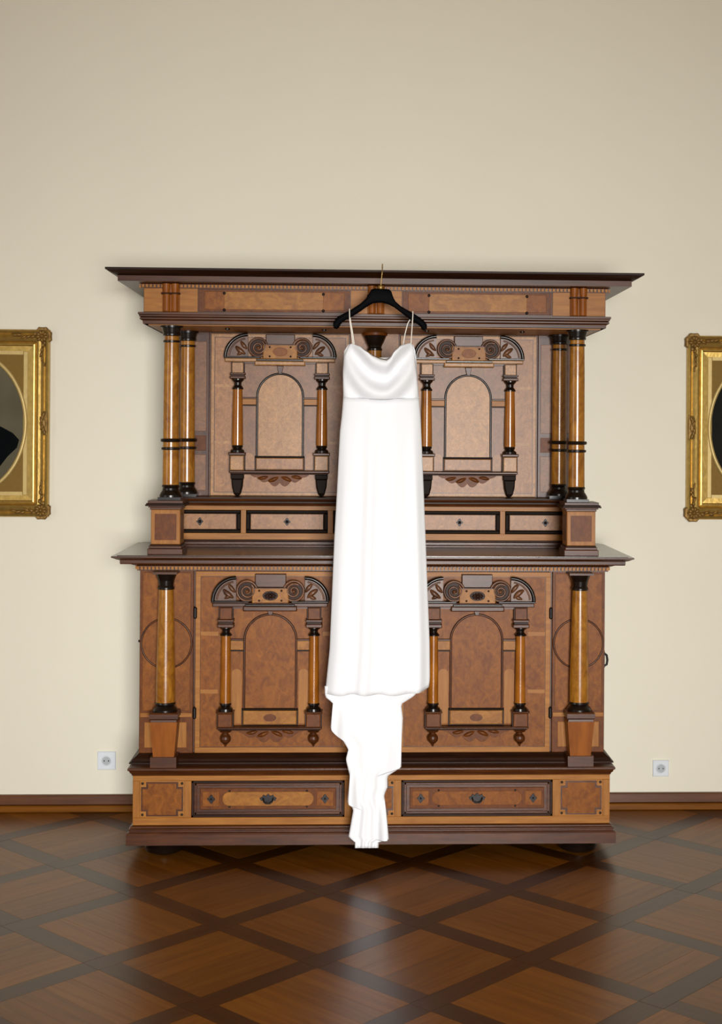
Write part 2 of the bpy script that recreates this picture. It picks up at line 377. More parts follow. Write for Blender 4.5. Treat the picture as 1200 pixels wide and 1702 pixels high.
# lower case
MB().box(-.948, .948, .10, YB, .402, 1.148).build('lower_case', 'walnut_v', CB)
for s in (-1, 1):
    a0, a1 = .733, .950; cx = s*.841
    p = MB(); p.box(s*a0, s*a1, .085, .10, .402, 1.148, 0, .002)
    st = p.build('stile_panel', 'burl_d', CB)
    q = MB(); q.box(s*(a0+.012), s*(a1-.012), .083, .088, .575, 1.135, 0, .001)
    q.build('stile_field', 'burl', st)
    q = MB(); q.prism(arc(cx, .849, .098, 0, 360, 48)[:-1], .080, .086, 0, .001); q.build('disc_inlay', 'burl', st)
    q = MB(); q.tube([(cx+.1015*math.cos(2*PI*i/48), .0825, .849+.1015*math.sin(2*PI*i/48)) for i in range(48)], .0042, 8, 0, True); q.build('disc_ring', 'walnut', st)
    q = MB(); q.box(s*(a0+.004), s*(a1-.004), .081, .09, .549, .566, 0, .001); q.build('inlay_bar', 'oak', st)
    for x0, x1 in ((a0+.025, a0+.075), (a1-.075, a1-.022)): MB().box(s*x0, s*x1, .082, .09, .425, .528, 0, .001).build('lower_inlay', 'oak_v', st)
MB().box(-.098, .098, .082, .10, .402, 1.148, 0, .002).build('centre_stile', 'burl_d', CB)

def scroll(b, cx, cz, y, r, hand, m=0, mc=1):
    b.prism(arc(cx, cz, r, 0, 360, 28)[:-1], y-.012, y, m, .002)
    b.tube([(cx+r*.93*math.cos(2*PI*i/28), y-.014, cz+r*.93*math.sin(2*PI*i/28)) for i in range(28)], r*.12, 8, mc, True)
    sp = []
    for i in range(26):
        t = i/25; a = hand*(t*3.6*PI)+PI*.3; rr = r*(.72-.62*t); sp.append((cx+rr*math.cos(a), y-.016, cz+rr*math.sin(a)))
    b.tube(sp, r*.1, 8, mc, taper=[r*(.13-.05*i/25) for i in range(26)])
    b.dome(cx, y-.012, cz-r*.05, r*.22, r*.3, r*.22, mc, 12, 4)
def leaf(b, x0, z0, x1, z1, y, wdt, m):
    n = 7; c = []; dx, dz = x1-x0, z1-z0; L = math.hypot(dx, dz); nx, nz = -dz/L, dx/L
    pts = [(x0+dx*i/(n-1)+nx*.25*wdt*math.sin(PI*i/(n-1)), y, z0+dz*i/(n-1)+nz*.25*wdt*math.sin(PI*i/(n-1))) for i in range(n)]
    b.tube(pts, .01, 8, m, taper=[max(.0012, wdt*math.sin(PI*(i+.4)/(n))**.8) for i in range(n)])

def aedicule(door, c, yd, p):
    """the little temple front on each door, drawn about the door's centre line c"""
    S = (-1, 1); dh = p['dh']
    # spandrel backing behind the arch
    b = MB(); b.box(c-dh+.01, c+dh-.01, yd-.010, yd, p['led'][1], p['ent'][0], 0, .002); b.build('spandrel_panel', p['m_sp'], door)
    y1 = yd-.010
    MB().box(c-dh+.004, c+dh-.004, yd-.004, yd, p['led'][1], p['ent'][0], 0).build('spandrel_shadow_gap', 'dark', door)  # dark rim, a painted shadow gap round the spandrel
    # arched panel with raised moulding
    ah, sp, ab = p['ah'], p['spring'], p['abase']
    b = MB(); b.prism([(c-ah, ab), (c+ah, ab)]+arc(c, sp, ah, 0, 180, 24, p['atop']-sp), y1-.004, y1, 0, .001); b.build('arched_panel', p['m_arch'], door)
    b = MB()
    path = [(c-ah, y1-.006, ab), (c-ah, y1-.006, sp)]+[(x, y1-.006, z) for x, z in arc(c, sp, ah, 180, 0, 24, p['atop']-sp)]+[(c+ah, y1-.006, ab)]
    b.tube(path, .0048, 8); b.build('arch_moulding', p['m_ring'], door)
    # sill and panel under the arch
    s0, s1 = p['sill']; b = MB(); b.box(c-ah-.008, c+ah+.008, y1-.016, y1, s1, s1+.008, 0, .002); b.build('sill', 'matt_black', door)
    MB().box(c-ah-.009, c+ah+.009, y1-.006, y1, s0-.002, s1+.002, 0, .001).build('sill_shadow_gap', 'dark', door)  # dark backing frame standing in for shade around the sill panel
    b = MB(); b.box(c-ah-.003, c+ah+.003, y1-.010, y1, s0+.002, s1, 0, .003)
    if p['oval']: b.prism(arc(c, (s0+s1)/2, .026, 0, 360, 24, .015)[:-1], y1-.0115, y1-.009, 1)
    b.build('sill_panel', [p['m_sill'], 'burl_d'], door)
    # imposts between colonnettes and arch
    i0, i1 = p['imp']
    for s in S:
        b = MB(); b.box(c+s*(ah+.004), c+s*(dh-.018), y1-.010, y1, i0+.006, i1-.008, 0, .001)
        b.box(c+s*(ah+.002), c+s*(dh-.018), y1-.014, y1, i1-.008, i1, 1, .002)
        b.box(c+s*(ah+.002), c+s*(dh-.018), y1-.012, y1, i0, i0+.006, 2, .001); b.build('impost', [p['m_imp'], 'walnut', 'dark'], door)
        b = MB(); x0, x1 = c+s*(ah+.010), c+s*(dh-.022); xm = (x0+x1)/2; rr = abs(x1-x0)/2; zt = p['lobe']
        b.prism([(xm-rr, p['led'][1]+.008), (xm+rr, p['led'][1]+.008)]+arc(xm, zt-rr, rr, 0, 180, 10), y1-.0015, y1, 0)
        b.build('spandrel_lobe', p['m_lobe'], door)
    # keystone
    k0, k1 = p['key']; b = MB(); b.prism([(c-.007, k0), (c+.007, k0), (c+.014, k1), (c-.014, k1)], y1-.020, y1, 0, .002); b.build('keystone', 'walnut', door)
    # ledge under the colonnettes
    l0, l1 = p['led']; b = MB(); b.box(c-dh-.034, c+dh+.034, yd-.052, yd, l0+.006, l1, 0, .003); b.box(c-dh-.028, c+dh+.028, yd-.044, yd, l0, l0+.006, 1, .002)
    b.build('ledge', ['walnut', 'dark'], door)
    yc = yd-.034
    for s in S:
        x = c+s*dh; b = MB()
        z = p['z']   # impost top, impost bottom, abacus bottom, cap bottom, base top, base bottom, block top, block bottom
        hb = p['hb']
        b.box(x-hb, x+hb, yc-.018, yd, z[1], z[0], 0, .002)
        b.box(x-hb-.004, x+hb+.004, yc-.010, yd, z[1]-.002, z[0]+.002, 1)  # larger dark backing, drawn as a shadow line round the block
        b.build('capital_block', [p['m_blk'], 'dark'], door)
        b = MB(); b.box(x-.033, x+.033, yc-.030, yd, z[2]+(z[1]-z[2])*.72, z[1], 0, .002); b.box(x-.028, x+.028, yc-.025, yd, z[2]+(z[1]-z[2])*.45, z[2]+(z[1]-z[2])*.72, 1); b.box(x-.033, x+.033, yc-.029, yd, z[2], z[2]+(z[1]-z[2])*.45, 0, .003)
        b.build('abacus', ['walnut', 'dark'], door)
        rt, rb = p['rt'], p['rb']; b = MB()
        h = z[2]-z[3]; g = z[4]-z[5]
        b.lathe([(.026, z[2], 1), (.026, z[2]-h*.12, 1), (.016, z[2]-h*.35, 1), (.015, z[2]-h*.6, 1), (.024, z[3]+h*.12, 1), (.024, z[3], 1), (rt, z[3]-.0005, 0), ((rt+rb)/2+.0005, (z[3]+z[4])/2, 0), (rb, z[4]+.0005, 0),
                 (.022, z[4], 1), (.024, z[4]-g*.2, 1), (.019, z[4]-g*.45, 1), (.029, z[4]-g*.7, 1), (.030, z[5], 1)], x, yc, 24)
        b.build('colonnette', ['amber_c', 'ebony'], door)
        b = MB(); b.box(x-.029, x+.029, yc-.026, yd, z[7]+.002, z[6]-.001, 0, .003); b.box(x-.033, x+.033, yc-.016, yd, z[7], z[6], 2); b.box(x-.036, x+.036, yc-.032, yd, z[6], z[5], 1, .003); b.build('colonnette_block', [p['m_blk'], 'walnut', 'dark'], door)  # the dark backing box imitates the shadow gap round the block
        b = MB(); t = p['drop']
        if p['pend']:
            b.lathe([(.026, l0, 0), (.022, l0-.008, 0), (.010, l0-.013, 0), (.012, l0-.017, 0), (.020, l0-.026, 0), (.0225, l0-.036, 0), (.020, l0-.046, 0), (.010, l0-.056, 0), (.006, l0-.059, 0), (.003, t, 0)], x, yc+.006, 24)
            b.build('pendant', 'walnut', door)
        else:
            b.box(x-.027, x+.027, yd-.046, yd, l0-.020, l0, 0, .002)
            b.prism([(x-.025, l0-.020), (x-.022, l0-.055), (x-.014, t+.010), (x+.014, t+.010), (x+.022, l0-.055), (x+.025, l0-.020)], yd-.042, yd, 0, .006)
            b.lathe([(.012, t+.012, 0), (.013, t+.007, 0), (.004, t, 0)], x, yd-.02, 14)
            b.build('bracket', 'matt_black', door)
    # entablature with the centre part breaking forward and down
    e0, e1 = p['ent']; b = MB(); w1 = p['pw']
    b.box(c-w1, c+w1, yd-.048, yd, e0+.004, e1, 0, .003)
    b.box(c-.108, c+.108, yd-.060, yd, e0-.012, e1-.012, 0, .004)
    b.box(c-dh-.022, c+dh+.022, yd-.036, yd, e0-.004, e0+.004, 1); b.build('entablature', [p['m_ent'], 'walnut'], door)
    # broken segmental pediment
    pb = e1; b = MB(); b.box(c-w1-.004, c-.085, yd-.056, yd, pb, pb+.007, 0, .002); b.box(c+.085, c+w1+.004, yd-.056, yd, pb, pb+.007, 0, .002)
    b.box(c-.100, c+.100, yd-.066, yd, pb-.012, pb-.004, 0, .002)
    b.build('pediment_base', 'ebony', door)
    for s in S:
        b = MB(); ra = p['ra']; cx = c+s*(w1-ra)
        a = [(cx+s*ra*math.cos(R(t)), pb+.006+ra*math.sin(R(t))) for t in range(0, 91, 6)]
        b.prism([(cx, pb+.006)]+a, yd-.026, yd, 1)
        b.tube([(q[0], yd-.034, q[1]) for q in a], .0075, 8, 0)
        b.tube([(cx+s*(ra-.016)*math.cos(R(t)), yd-.030, pb+.006+(ra-.016)*math.sin(R(t))) for t in range(4, 88, 6)], .0035, 8, 1)
        leaf(b, cx+s*.010, pb+.018, cx+s*.052, pb+.052, yd-.030, .011, 1)
        leaf(b, cx+s*.046, pb+.014, cx+s*.016, pb+.028, yd-.030, .008, 1)
        leaf(b, cx+s*.002, pb+.040, cx+s*.030, pb+.074, yd-.030, .009, 1)
        b.build('pediment_wing', ['ebony', 'carved'], door)
        b = MB(); scroll(b, c+s*.094, pb+.047, yd-.024, p['rs'], s, 0, 1); b.build('scroll', ['dark', 'carved'], door)
    b = MB(); t0, t1 = pb-.004, pb+.061; y2 = yd-.044
    b.box(c-.074, c+.074, y2, yd, t0, t1, 0, .003); b.box(c-.062, c+.062, yd-.030, yd, t1, p['blk'], 1, .002); b.box(c-.066, c+.066, y2-.004, yd, t1-.004, t1, 1, .001)
    for sx in (-1, 1):
        for sz in (-1, 1): b.dome(c+sx*.045, y2, (t0+t1)/2+sz*.020, .0045, .003, .0045, 2, 10, 3)
    b.build('pediment_tablet', [p['m_tab'], 'walnut', 'dark'], door)
    b = MB(); b.prism(arc(c, (t0+t1)/2, .031, 0, 360, 24, .019)[:-1], y2-.004, y2, 0, .001)
    if p['boss']:
        for i in range(10): leaf(b, c+.004*math.cos(PI*i/5), (t0+t1)/2+.003*math.sin(PI*i/5), c+.024*math.cos(PI*i/5), (t0+t1)/2+.014*math.sin(PI*i/5), y2-.005, .0045, 0)
        b.dome(c, y2-.004, (t0+t1)/2, .008, .008, .008, 0, 12, 4)
    b.build('tablet_oval', p['m_oval'], door)
    # scalloped apron carving under the ledge
    b = MB(); hw = p['aw']; n = 40; hgt = p['ahgt']; pts = [(c-hw, l0), (c+hw, l0)]
    for i in range(n+1):
        t = 1-2*i/n; sc = abs(math.sin(t*PI*2.5))
        pts.append((c+hw*t, l0-.004-hgt*(1-abs(t)**1.6)*(.62+.38*sc)))
    b.prism(pts, yd-.006, yd, 0, .001)
    for s in S:
        leaf(b, c+s*.006, l0-.012, c+s*.050, l0-.030, yd-.007, .009, 0); leaf(b, c+s*.050, l0-.010, c+s*.095, l0-.018, yd-.007, .008, 0)
    b.build('apron_carving', p['m_apr'], door)

LOW = dict(dh=.1775, led=(.504, .518), ent=(.999, 1.020), ah=.105, spring=.866, atop=.970, abase=.589, sill=(.521, .581), oval=True, imp=(.820, .871), lobe=.748,
           key=(.968, .992), z=(1.000, .954, .921, .887, .615, .583, .576, .518), hb=.024, rt=.0185, rb=.0215, drop=.436, pend=True, pw=.232, ra=.093, rs=.043,
           blk=1.134, boss=True, aw=.145, ahgt=.055, m_sp='burl', m_arch='burl', m_ring='walnut_v', m_sill='burl_l', m_imp='burl_l', m_lobe='oak_v', m_blk='burl_d', m_ent='walnut', m_tab='burl_l', m_oval='dark', m_apr='burl_d')
UPP = dict(dh=.1810, led=(1.527, 1.543), ent=(2.008, 2.027), ah=.099, spring=1.860, atop=1.962, abase=1.605, sill=(1.545, 1.598), oval=False, imp=(1.822, 1.860), lobe=1.62,
           key=(1.962, 1.995), z=(2.008, 1.963, 1.938, 1.893, 1.652, 1.621, 1.609, 1.543), hb=.024, rt=.0200, rb=.0245, drop=1.432, pend=False, pw=.236, ra=.096, rs=.042,
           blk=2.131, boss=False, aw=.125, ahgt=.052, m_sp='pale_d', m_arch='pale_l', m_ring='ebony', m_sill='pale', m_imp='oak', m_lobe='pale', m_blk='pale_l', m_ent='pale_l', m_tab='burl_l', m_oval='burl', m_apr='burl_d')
# lower doors
for s in (-1, 1):
    c = s*.4195; x_in, x_out = s*.104, s*.724
    b = MB(); b.box(x_in, x_out, .078, .10, .404, 1.142, 0, .002); d = b.build('lower_door', 'walnut_v', CB)
    b = MB(); b.box(s*.126, s*.702, .076, .080, .430, 1.120, 0); b.build('door_field', 'burl', d)
    b = MB(); b.box(x_in, x_out, .0755, .080, .405, .427, 0, .001); b.box(x_in, x_out, .0755, .080, 1.122, 1.142, 0, .001)
    b.box(s*.704, x_out, .0755, .080, .427, 1.122, 0, .001); b.box(x_in, s*.124, .0755, .080, .427, 1.122, 0, .001); b.build('door_frame', 'oak', d)
    for z in (.889, .654):
        for e in (-1, 1):
            b = MB(); b.box(c+e*.212, c+e*.283, .0748, .079, z-.008, z+.008, 0); b.build('inlay_bar', 'oak', d)
    for z in (.974, .567):
        b = MB(); b.lathe([(.004, .024, 0), (.0075, .019, 0), (.0075, -.019, 0), (.004, -.024, 0)], s*.7255, .074, 14, z); b.build('hinge', 'iron', d)
    P = dict(LOW)
    aedicule(d, c, .0755, P)
# mid ledge
MB().mould([(0, 1.145), (.010, 1.145), (.010, 1.164), (.022, 1.168), (.040, 1.176), (.068, 1.176), (.070, 1.180), (.070, 1.192), (.082, 1.196), (.094, 1.202), (.100, 1.204), (.100, 1.210), (0, 1.212)], .95, .08, YB,
           mats=[0, 0, 0, 0, 0, 0, 0, 1, 1, 1, 1, 2]).build('middle_ledge', ['walnut', 'walnut', 'polish'], CB)
MB().box(-1.03, 1.03, 0., YB, 1.2105, 1.2125).build('ledge_top', 'polish', CB)
def dentils(hw, yf, z0, z1, name):
    b = MB(); p = .0154; n = int(hw/p)
    for i in range(-n, n+1): b.box(i*p-.0048, i*p+.0048, yf-.012, yf+.002, z0, z1, 0)
    for s in (-1, 1):
        k = int((YB-yf)/p)
        for i in range(1, k): b.box(s*(hw-.001), s*(hw+.011), yf+i*p-.0048, yf+i*p+.0048, z0, z1, 0)
    b.build(name, 'oak', CB, kind='stuff')
dentils(.958, .069, 1.150, 1.163, 'dentil_strip')
# lower columns on tapered pedestals
def low_column(x):
    yc = .035
    pd = MB().lathe([(.054, .548, 0), (.042, .408, 0)], x, yc, square=True).build('tapered_pedestal', 'walnut_am', CB)
    MB().lathe([(.052, .408, 0), (.052, .366, 0)], x, yc, square=True).build('pedestal_foot', 'walnut', pd)
    MB().lathe([(.052, .585, 0), (.057, .580, 0), (.057, .562, 0), (.050, .556, 0), (.052, .546, 0)], x, yc, square=True).build('pedestal_cap', 'walnut', pd)
    b = MB(); b.lathe([(.049, 1.146, 1), (.049, 1.138, 1)], x, yc, square=True); b.build('column_abacus', ['walnut', 'walnut'], pd)
    b = MB()
    b.lathe([(.044, 1.138, 1), (.040, 1.128, 1), (.033, 1.110, 1), (.030, 1.090, 1), (.034, 1.082, 1), (.034, 1.074, 1), (.0300, 1.073, 0), (.0335, .95, 0), (.0375, .78, 0), (.0395, .68, 0), (.0385, .622, 0),
             (.040, .621, 1), (.042, .614, 1), (.037, .606, 1), (.045, .598, 1), (.049, .592, 1), (.049, .585, 1)], x, yc, 40)
    b.build('column', ['amber', 'ebony'], CB)
for x in (-.838, 0, .838): low_column(x)
# upper pedestals
for s in (-1, 1):
    x0, x1 = s*.786, s*.903; xa, xb = min(x0, x1), max(x0, x1)
    b = MB(); b.box(xa, xb, .052, .175, 1.253, 1.393, 0, .002); pd = b.build('upper_pedestal', 'oak_v', CB)
    b = MB(); b.box(xa+.015, xb-.015, .0505, .054, 1.270, 1.376, 0); b.box(xa-.0008, xa+.002, .068, .160, 1.27, 1.376, 0); b.box(xb-.002, xb+.0008, .068, .160, 1.27, 1.376, 0); b.build('pedestal_inlay', 'burl_d', pd)
    b = MB()
    for o_, za, zb, m in ((.012, 1.212, 1.236, 0), (.007, 1.236, 1.247, 0), (.003, 1.247, 1.253, 1)): b.box(xa-o_, xb+o_, .052-o_, .175+o_, za, zb, m, .002)
    b.build('pedestal_foot', ['walnut', 'dark'], pd)
    b = MB()
    for o_, za, zb, m in ((.004, 1.393, 1.402, 0), (.010, 1.402, 1.408, 0), (.021, 1.408, 1.414, 1), (.018, 1.414, 1.419, 1), (.012, 1.419, 1.430, 0)): b.box(xa-o_, xb+o_, .052-o_, .175+o_, za, zb, m, .0015)
    b.build('pedestal_cap', ['walnut', 'dark'], pd)
# drawer case
MB().box(-.895, .895, .462, YB, 1.212, 1.400).build('drawer_case', 'walnut', CB)
b = MB(); b.box(-.895, .895, .450, .462, 1.371, 1.393, 0, .001); b.box(-.895, .895, .450, .462, 1.243, 1.271, 0, .001); b.build('drawer_rail', 'oak', CB)
for x in (-.5635, -.1865, .1865, .5635): MB().box(x-.011, x+.011, .450, .462, 1.271, 1.371, 0, .001).build('drawer_stile', 'oak_v', CB)
b = MB()
for y0, z0, z1, m in ((.440, 1.236, 1.243, 1), (.434, 1.222, 1.236, 0), (.428, 1.212, 1.222, 0)): b.box(-.895, .895, y0, .47, z0, z1, m, .002)
b.build('drawer_case_foot', ['walnut', 'dark'], CB)
MB().mould([(0, 1.393), (.010, 1.395), (.014, 1.402), (.022, 1.406), (.022, 1.412), (.030, 1.416), (.034, 1.424), (.034, 1.430), (0, 1.431)], .855, .385, YB, mats=[0, 0, 0, 1, 0, 0, 1, 0]).build('shelf', ['walnut', 'dark'], CB)
for c, hw in ((-.740, .165), (-.375, .1765), (0, .1755), (.375, .1765), (.740, .165)):
    b = MB(); b.box(c-hw, c+hw, .456, .47, 1.271, 1.371, 0)
    for (x0, x1, z0, z1) in ((c-hw, c+hw, 1.357, 1.371), (c-hw, c+hw, 1.271, 1.285), (c-hw, c-hw+.016, 1.285, 1.357), (c+hw-.016, c+hw, 1.285, 1.357)): b.box(x0, x1, .4515, .462, z0, z1, 0, .004)
    d = b.build('small_drawer', 'matt_black', CB)
    b = MB(); b.box(c-hw+.020, c+hw-.020, .4505, .46, 1.288, 1.354, 0, .001); b.build('drawer_front', 'pale', d)
    kx = c + (0 if abs(c) < .5 else (.011 if c > 0 else -.011))
    b = MB(); escutcheon(b, kx, .4505, 1.321, .95); b.dome(kx, .447, 1.321, .007, .010, .007, 0, 12, 4); b.build('knob', 'iron', d)
# upper case
MB().box(-.895, .895, .478, YB, 1.400, 2.146).build('upper_case', 'walnut_v', CB)
for s in (-1, 1):
    b = MB(); b.box(s*.716, s*.895, .462, .478, 1.431, 2.143, 0, .002); st = b.build('upper_stile', 'walnut_v', CB)
    for z0, z1 in ((1.455, 1.610), (1.712, 2.10)): MB().box(s*.728, s*.865, .460, .466, z0, z1, 0, .001).build('stile_inlay', 'pale_d', st)
    b = MB(); b.box(s*.728, s*.865, .460, .466, 1.628, 1.692, 0, .001); b.build('stile_block', 'burl_d', st)
    c = s*.4075
    b = MB(); b.box(s*.112, s*.708, .452, .478, 1.433, 2.135, 0, .002); d = b.build('upper_door', 'pale_l', CB)
    MB().box(s*.125, s*.693, .4505, .454, 1.447, 2.121, 0).build('door_edging', 'walnut', d)
    b = MB(); b.box(s*.128, s*.690, .4500, .454, 1.450, 2.118, 0); b.build('door_field', 'pale', d)
    for z in (1.909, 1.664):
        for e in (-1, 1):
            b = MB(); b.box(c+e*.212, c+e*.283, .4490, .453, z-.006, z+.006, 0); b.build('inlay_bar', 'pale_l', d)
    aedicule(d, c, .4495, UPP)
MB().box(-.106, .106, .460, .478, 1.431, 2.143, 0, .002).build('upper_centre_stile', 'pale', CB)
MB().box(-.925, .925, .085, YB, 2.140, 2.146).build('soffit', 'oak', CB)
# upper columns
def up_column(x, y, zb, rings=True, big=False):
    b = MB()
    pr = [(.046, 2.140, 1), (.046, 2.132, 1), (.040, 2.131, 1), (.035, 2.112, 1), (.036, 2.106, 1), (.036, 2.100, 1), (.030, 2.097, 0), (.0305, 2.082, 0), (.0345, 2.080, 1), (.0345, 2.073, 1), (.0300, 2.071, 0)]
    if big: pr = [(.054, 2.140, 2), (.054, 2.130, 2), (.050, 2.128, 1), (.040, 2.105, 1), (.030, 2.085, 1), (.028, 2.078, 1), (.032, 2.072, 1), (.032, 2.066, 1), (.0290, 2.064, 0)]
    pr += [(.0315, 1.95, 0), (.0325, 1.70, 0)]
    if rings: pr += [(.0325, 1.681, 1), (.041, 1.679, 1), (.043, 1.673, 1), (.041, 1.667, 1), (.0325, 1.665, 0), (.0330, 1.646, 1), (.039, 1.644, 1), (.0395, 1.639, 1), (.039, 1.635, 1), (.0330, 1.633, 0)]
    pr += [(.0340, zb+.066, 0), (.0345, zb+.062, 1), (.037, zb+.056, 1), (.033, zb+.048, 1), (.034, zb+.040, 1), (.041, zb+.030, 1), (.046, zb+.020, 1), (.046, zb+.012, 1)]
    b.lathe(pr, x, y, 40); b.lathe([(.046, zb+.012, 1), (.046, zb, 1)], x, y, square=True)
    b.build('upper_column', ['amber', 'ebony', 'burl_d'], CB)
for s in (-1, 1):
    up_column(s*.833, .112, 1.430)
    up_column(s*.803, .408, 1.431)
up_column(0, .408, 1.431, True, True)
# entablature
MB().box(-.94, .94, .06, YB, 2.144, 2.300).build('frieze_block', 'walnut', CB)
MB().mould([(.002, 2.144), (.004, 2.157), (.009, 2.159), (.014, 2.163), (.014, 2.168), (.010, 2.170), (.016, 2.174), (.016, 2.179), (.020, 2.182), (.020, 2.190), (0, 2.192)], .94, .06, YB).build('architrave', 'walnut', CB)
for x in (-.617, -.215, .215, .617): MB().lathe([(.010, 2.141, 0), (.010, 2.134, 0), (.004, 2.132, 0)], x, .22, 12).build('soffit_peg', 'ebony', CB)
MB().mould([(0, 2.288), (.010, 2.288), (.010, 2.304), (.016, 2.307), (.090, 2.307), (.090, 2.329), (.096, 2.332), (.112, 2.338), (.128, 2.348), (.133, 2.349), (.133, 2.357), (0, 2.358)], .94, .06, YB,
           mats=[0, 0, 0, 0, 0, 1, 1, 1, 1, 1, 1]).build('cornice', ['walnut', 'dark'], CB)
dentils(.948, .050, 2.290, 2.302, 'cornice_dentils')
for s in (-1, 1):
    b = MB(); b.box(s*.107, s*.718, .0545, .062, 2.196, 2.286, 0, .001); pn = b.build('frieze_panel', 'burl_d', CB)
    b = MB(); b.box(s*.130, s*.695, .0525, .058, 2.205, 2.277, 0, .001); b.build('frieze_field', 'burl', pn)
    b = MB(); b.box(s*.215, s*.615, .0515, .056, 2.205, 2.277, 0, .001); b.build('frieze_burl', 'burl_l', pn)
    for x in (.215, .615):
        for z in (2.203, 2.270):
            b = MB(); b.dome(s*x, .053, z, .0065, .005, .0065, 0, 12, 3); b.build('stud', 'iron', pn)
    b = MB(); b.box(s*.722, s*.938, .054, .062, 2.193, 2.288, 0, .001); b.build('frieze_corner', 'oak', CB)
b = MB(); b.box(-.104, .104, .054, .062, 2.193, 2.288, 0, .001); b.build('frieze_centre', 'oak', CB)
for x in (-.828, 0, .826):
    b = MB(); b.box(x-.034, x+.034, .038, .056, 2.192, 2.262, 0, .002)
    for k in (-1, 1):
        b.lathe([(.0145, 2.262, 0), (.0145, 2.194, 0)], x+k*.0165, .040, 20)
    b.box(x-.037, x+.037, .022, .056, 2.262, 2.268, 1, .002)
    for k in (-1, 1): b.lathe([(.016, 2.304, 0), (.015, 2.285, 0), (.012, 2.268, 0)], x+k*.018, .034, 20)
    b.box(x-.034, x+.034, .036, .056, 2.268, 2.304, 0, .002)
    b.build('triglyph', ['walnut_am', 'dark'], CB)
# small fittings on the sides of the lower case: a lift handle on the right, a key stub on the left
b = MB(); b.box(.946, .955, .105, .135, .745, .815, 0); b.tube([(.952, .118, .805), (.965, .118, .795), (.968, .118, .775), (.965, .118, .757), (.952, .118, .750)], .005, 8); b.build('side_handle', 'iron', CB)
b = MB(); b.tube([(-.947, .12, .852), (-.960, .12, .852)], .005, 8); b.build('key_stub', 'iron', CB)

# ---------------------------------------------------------------- hanger
HY = -.145
HG = thing('coat_hanger', (0.013, HY, 2.11), 'black broad-shouldered plastic hanger hooked over the cabinet cornice holding the white dress', 'hanger')
top = [(-.171, 2.128), (-.170, 2.145), (-.153, 2.164), (-.104, 2.190), (-.066, 2.215), (-.043, 2.236), (-.030, 2.258), (-.022, 2.273), (-.014, 2.276), (.046, 2.274), (.055, 2.270), (.062, 2.248), (.070, 2.229), (.096, 2.206), (.139, 2.183), (.180, 2.157), (.198, 2.138), (.197, 2.120)]
bot = [(.188, 2.113), (.178, 2.114), (.172, 2.128), (.150, 2.144), (.131, 2.155), (.096, 2.181), (.070, 2.201), (.048, 2.213), (.017, 2.221), (-.017, 2.217), (-.043, 2.201), (-.070, 2.181), (-.099, 2.163), (-.128, 2.147), (-.140, 2.136), (-.149, 2.118), (-.158, 2.114), (-.168, 2.118)]
def ribbon(top, bot, f_half):
    """closed hanger body: upper and lower outline, thickness by f_half(x), rounded section"""
    n = 36; b = MB(); rows = []
    def samp(L, t):
        d = [0]
        for i in range(1, len(L)): d.append(d[-1]+math.dist(L[i], L[i-1]))
        s = t*d[-1]
        for i in range(1, len(L)):
            if s <= d[i]+1e-9:
                k = (s-d[i-1])/(d[i]-d[i-1]); return (L[i-1][0]+(L[i][0]-L[i-1][0])*k, L[i-1][1]+(L[i][1]-L[i-1][1])*k)
        return L[-1]
    for i in range(n+1):
        t = i/n; a = Vector(samp(top, t)); c = Vector(samp(bot[::-1], t)); mid = (a+c)/2; h = (a-c)/2; th = f_half(mid.x)
        ring = []
        for k in range(12):
            q = 2*PI*k/12; cs = math.copysign(abs(math.cos(q))**.6, math.cos(q)); sn = math.copysign(abs(math.sin(q))**.6, math.sin(q))
            ring.append((mid.x+h.x*cs, HY+th*sn, mid.y+h.y*cs))
        rows.append(ring)
    for i in range(n): b.add(rows[i]+rows[i+1], [(k, 12+k, 12+(k+1)%12, (k+1)%12) for k in range(12)], 0, True)
    b.add(rows[0], [tuple(range(12))]); b.add(rows[-1], [tuple(range(11, -1, -1))]); return b
ribbon(top, bot, lambda x: .008+.012*min(1, abs(x-.015)/.17)**1.5).build('hanger_body', 'black', HG)
b = MB(); b.lathe([(.010, 2.288, 0), (.012, 2.283, 0), (.010, 2.275, 0), (.008, 2.272, 0)], .015, HY, 16)
hk = [(.015, HY, 2.285), (.017, HY, 2.31), (.020, HY, 2.34), (.021, HY+.004, 2.362), (.021, HY+.018, 2.374), (.021, HY+.036, 2.376), (.021, HY+.052, 2.370), (.021, HY+.060, 2.3615)]
b.tube(hk, .0020, 8); b.build('hook', 'brass', HG, label='thin brass hook over the cornice edge')

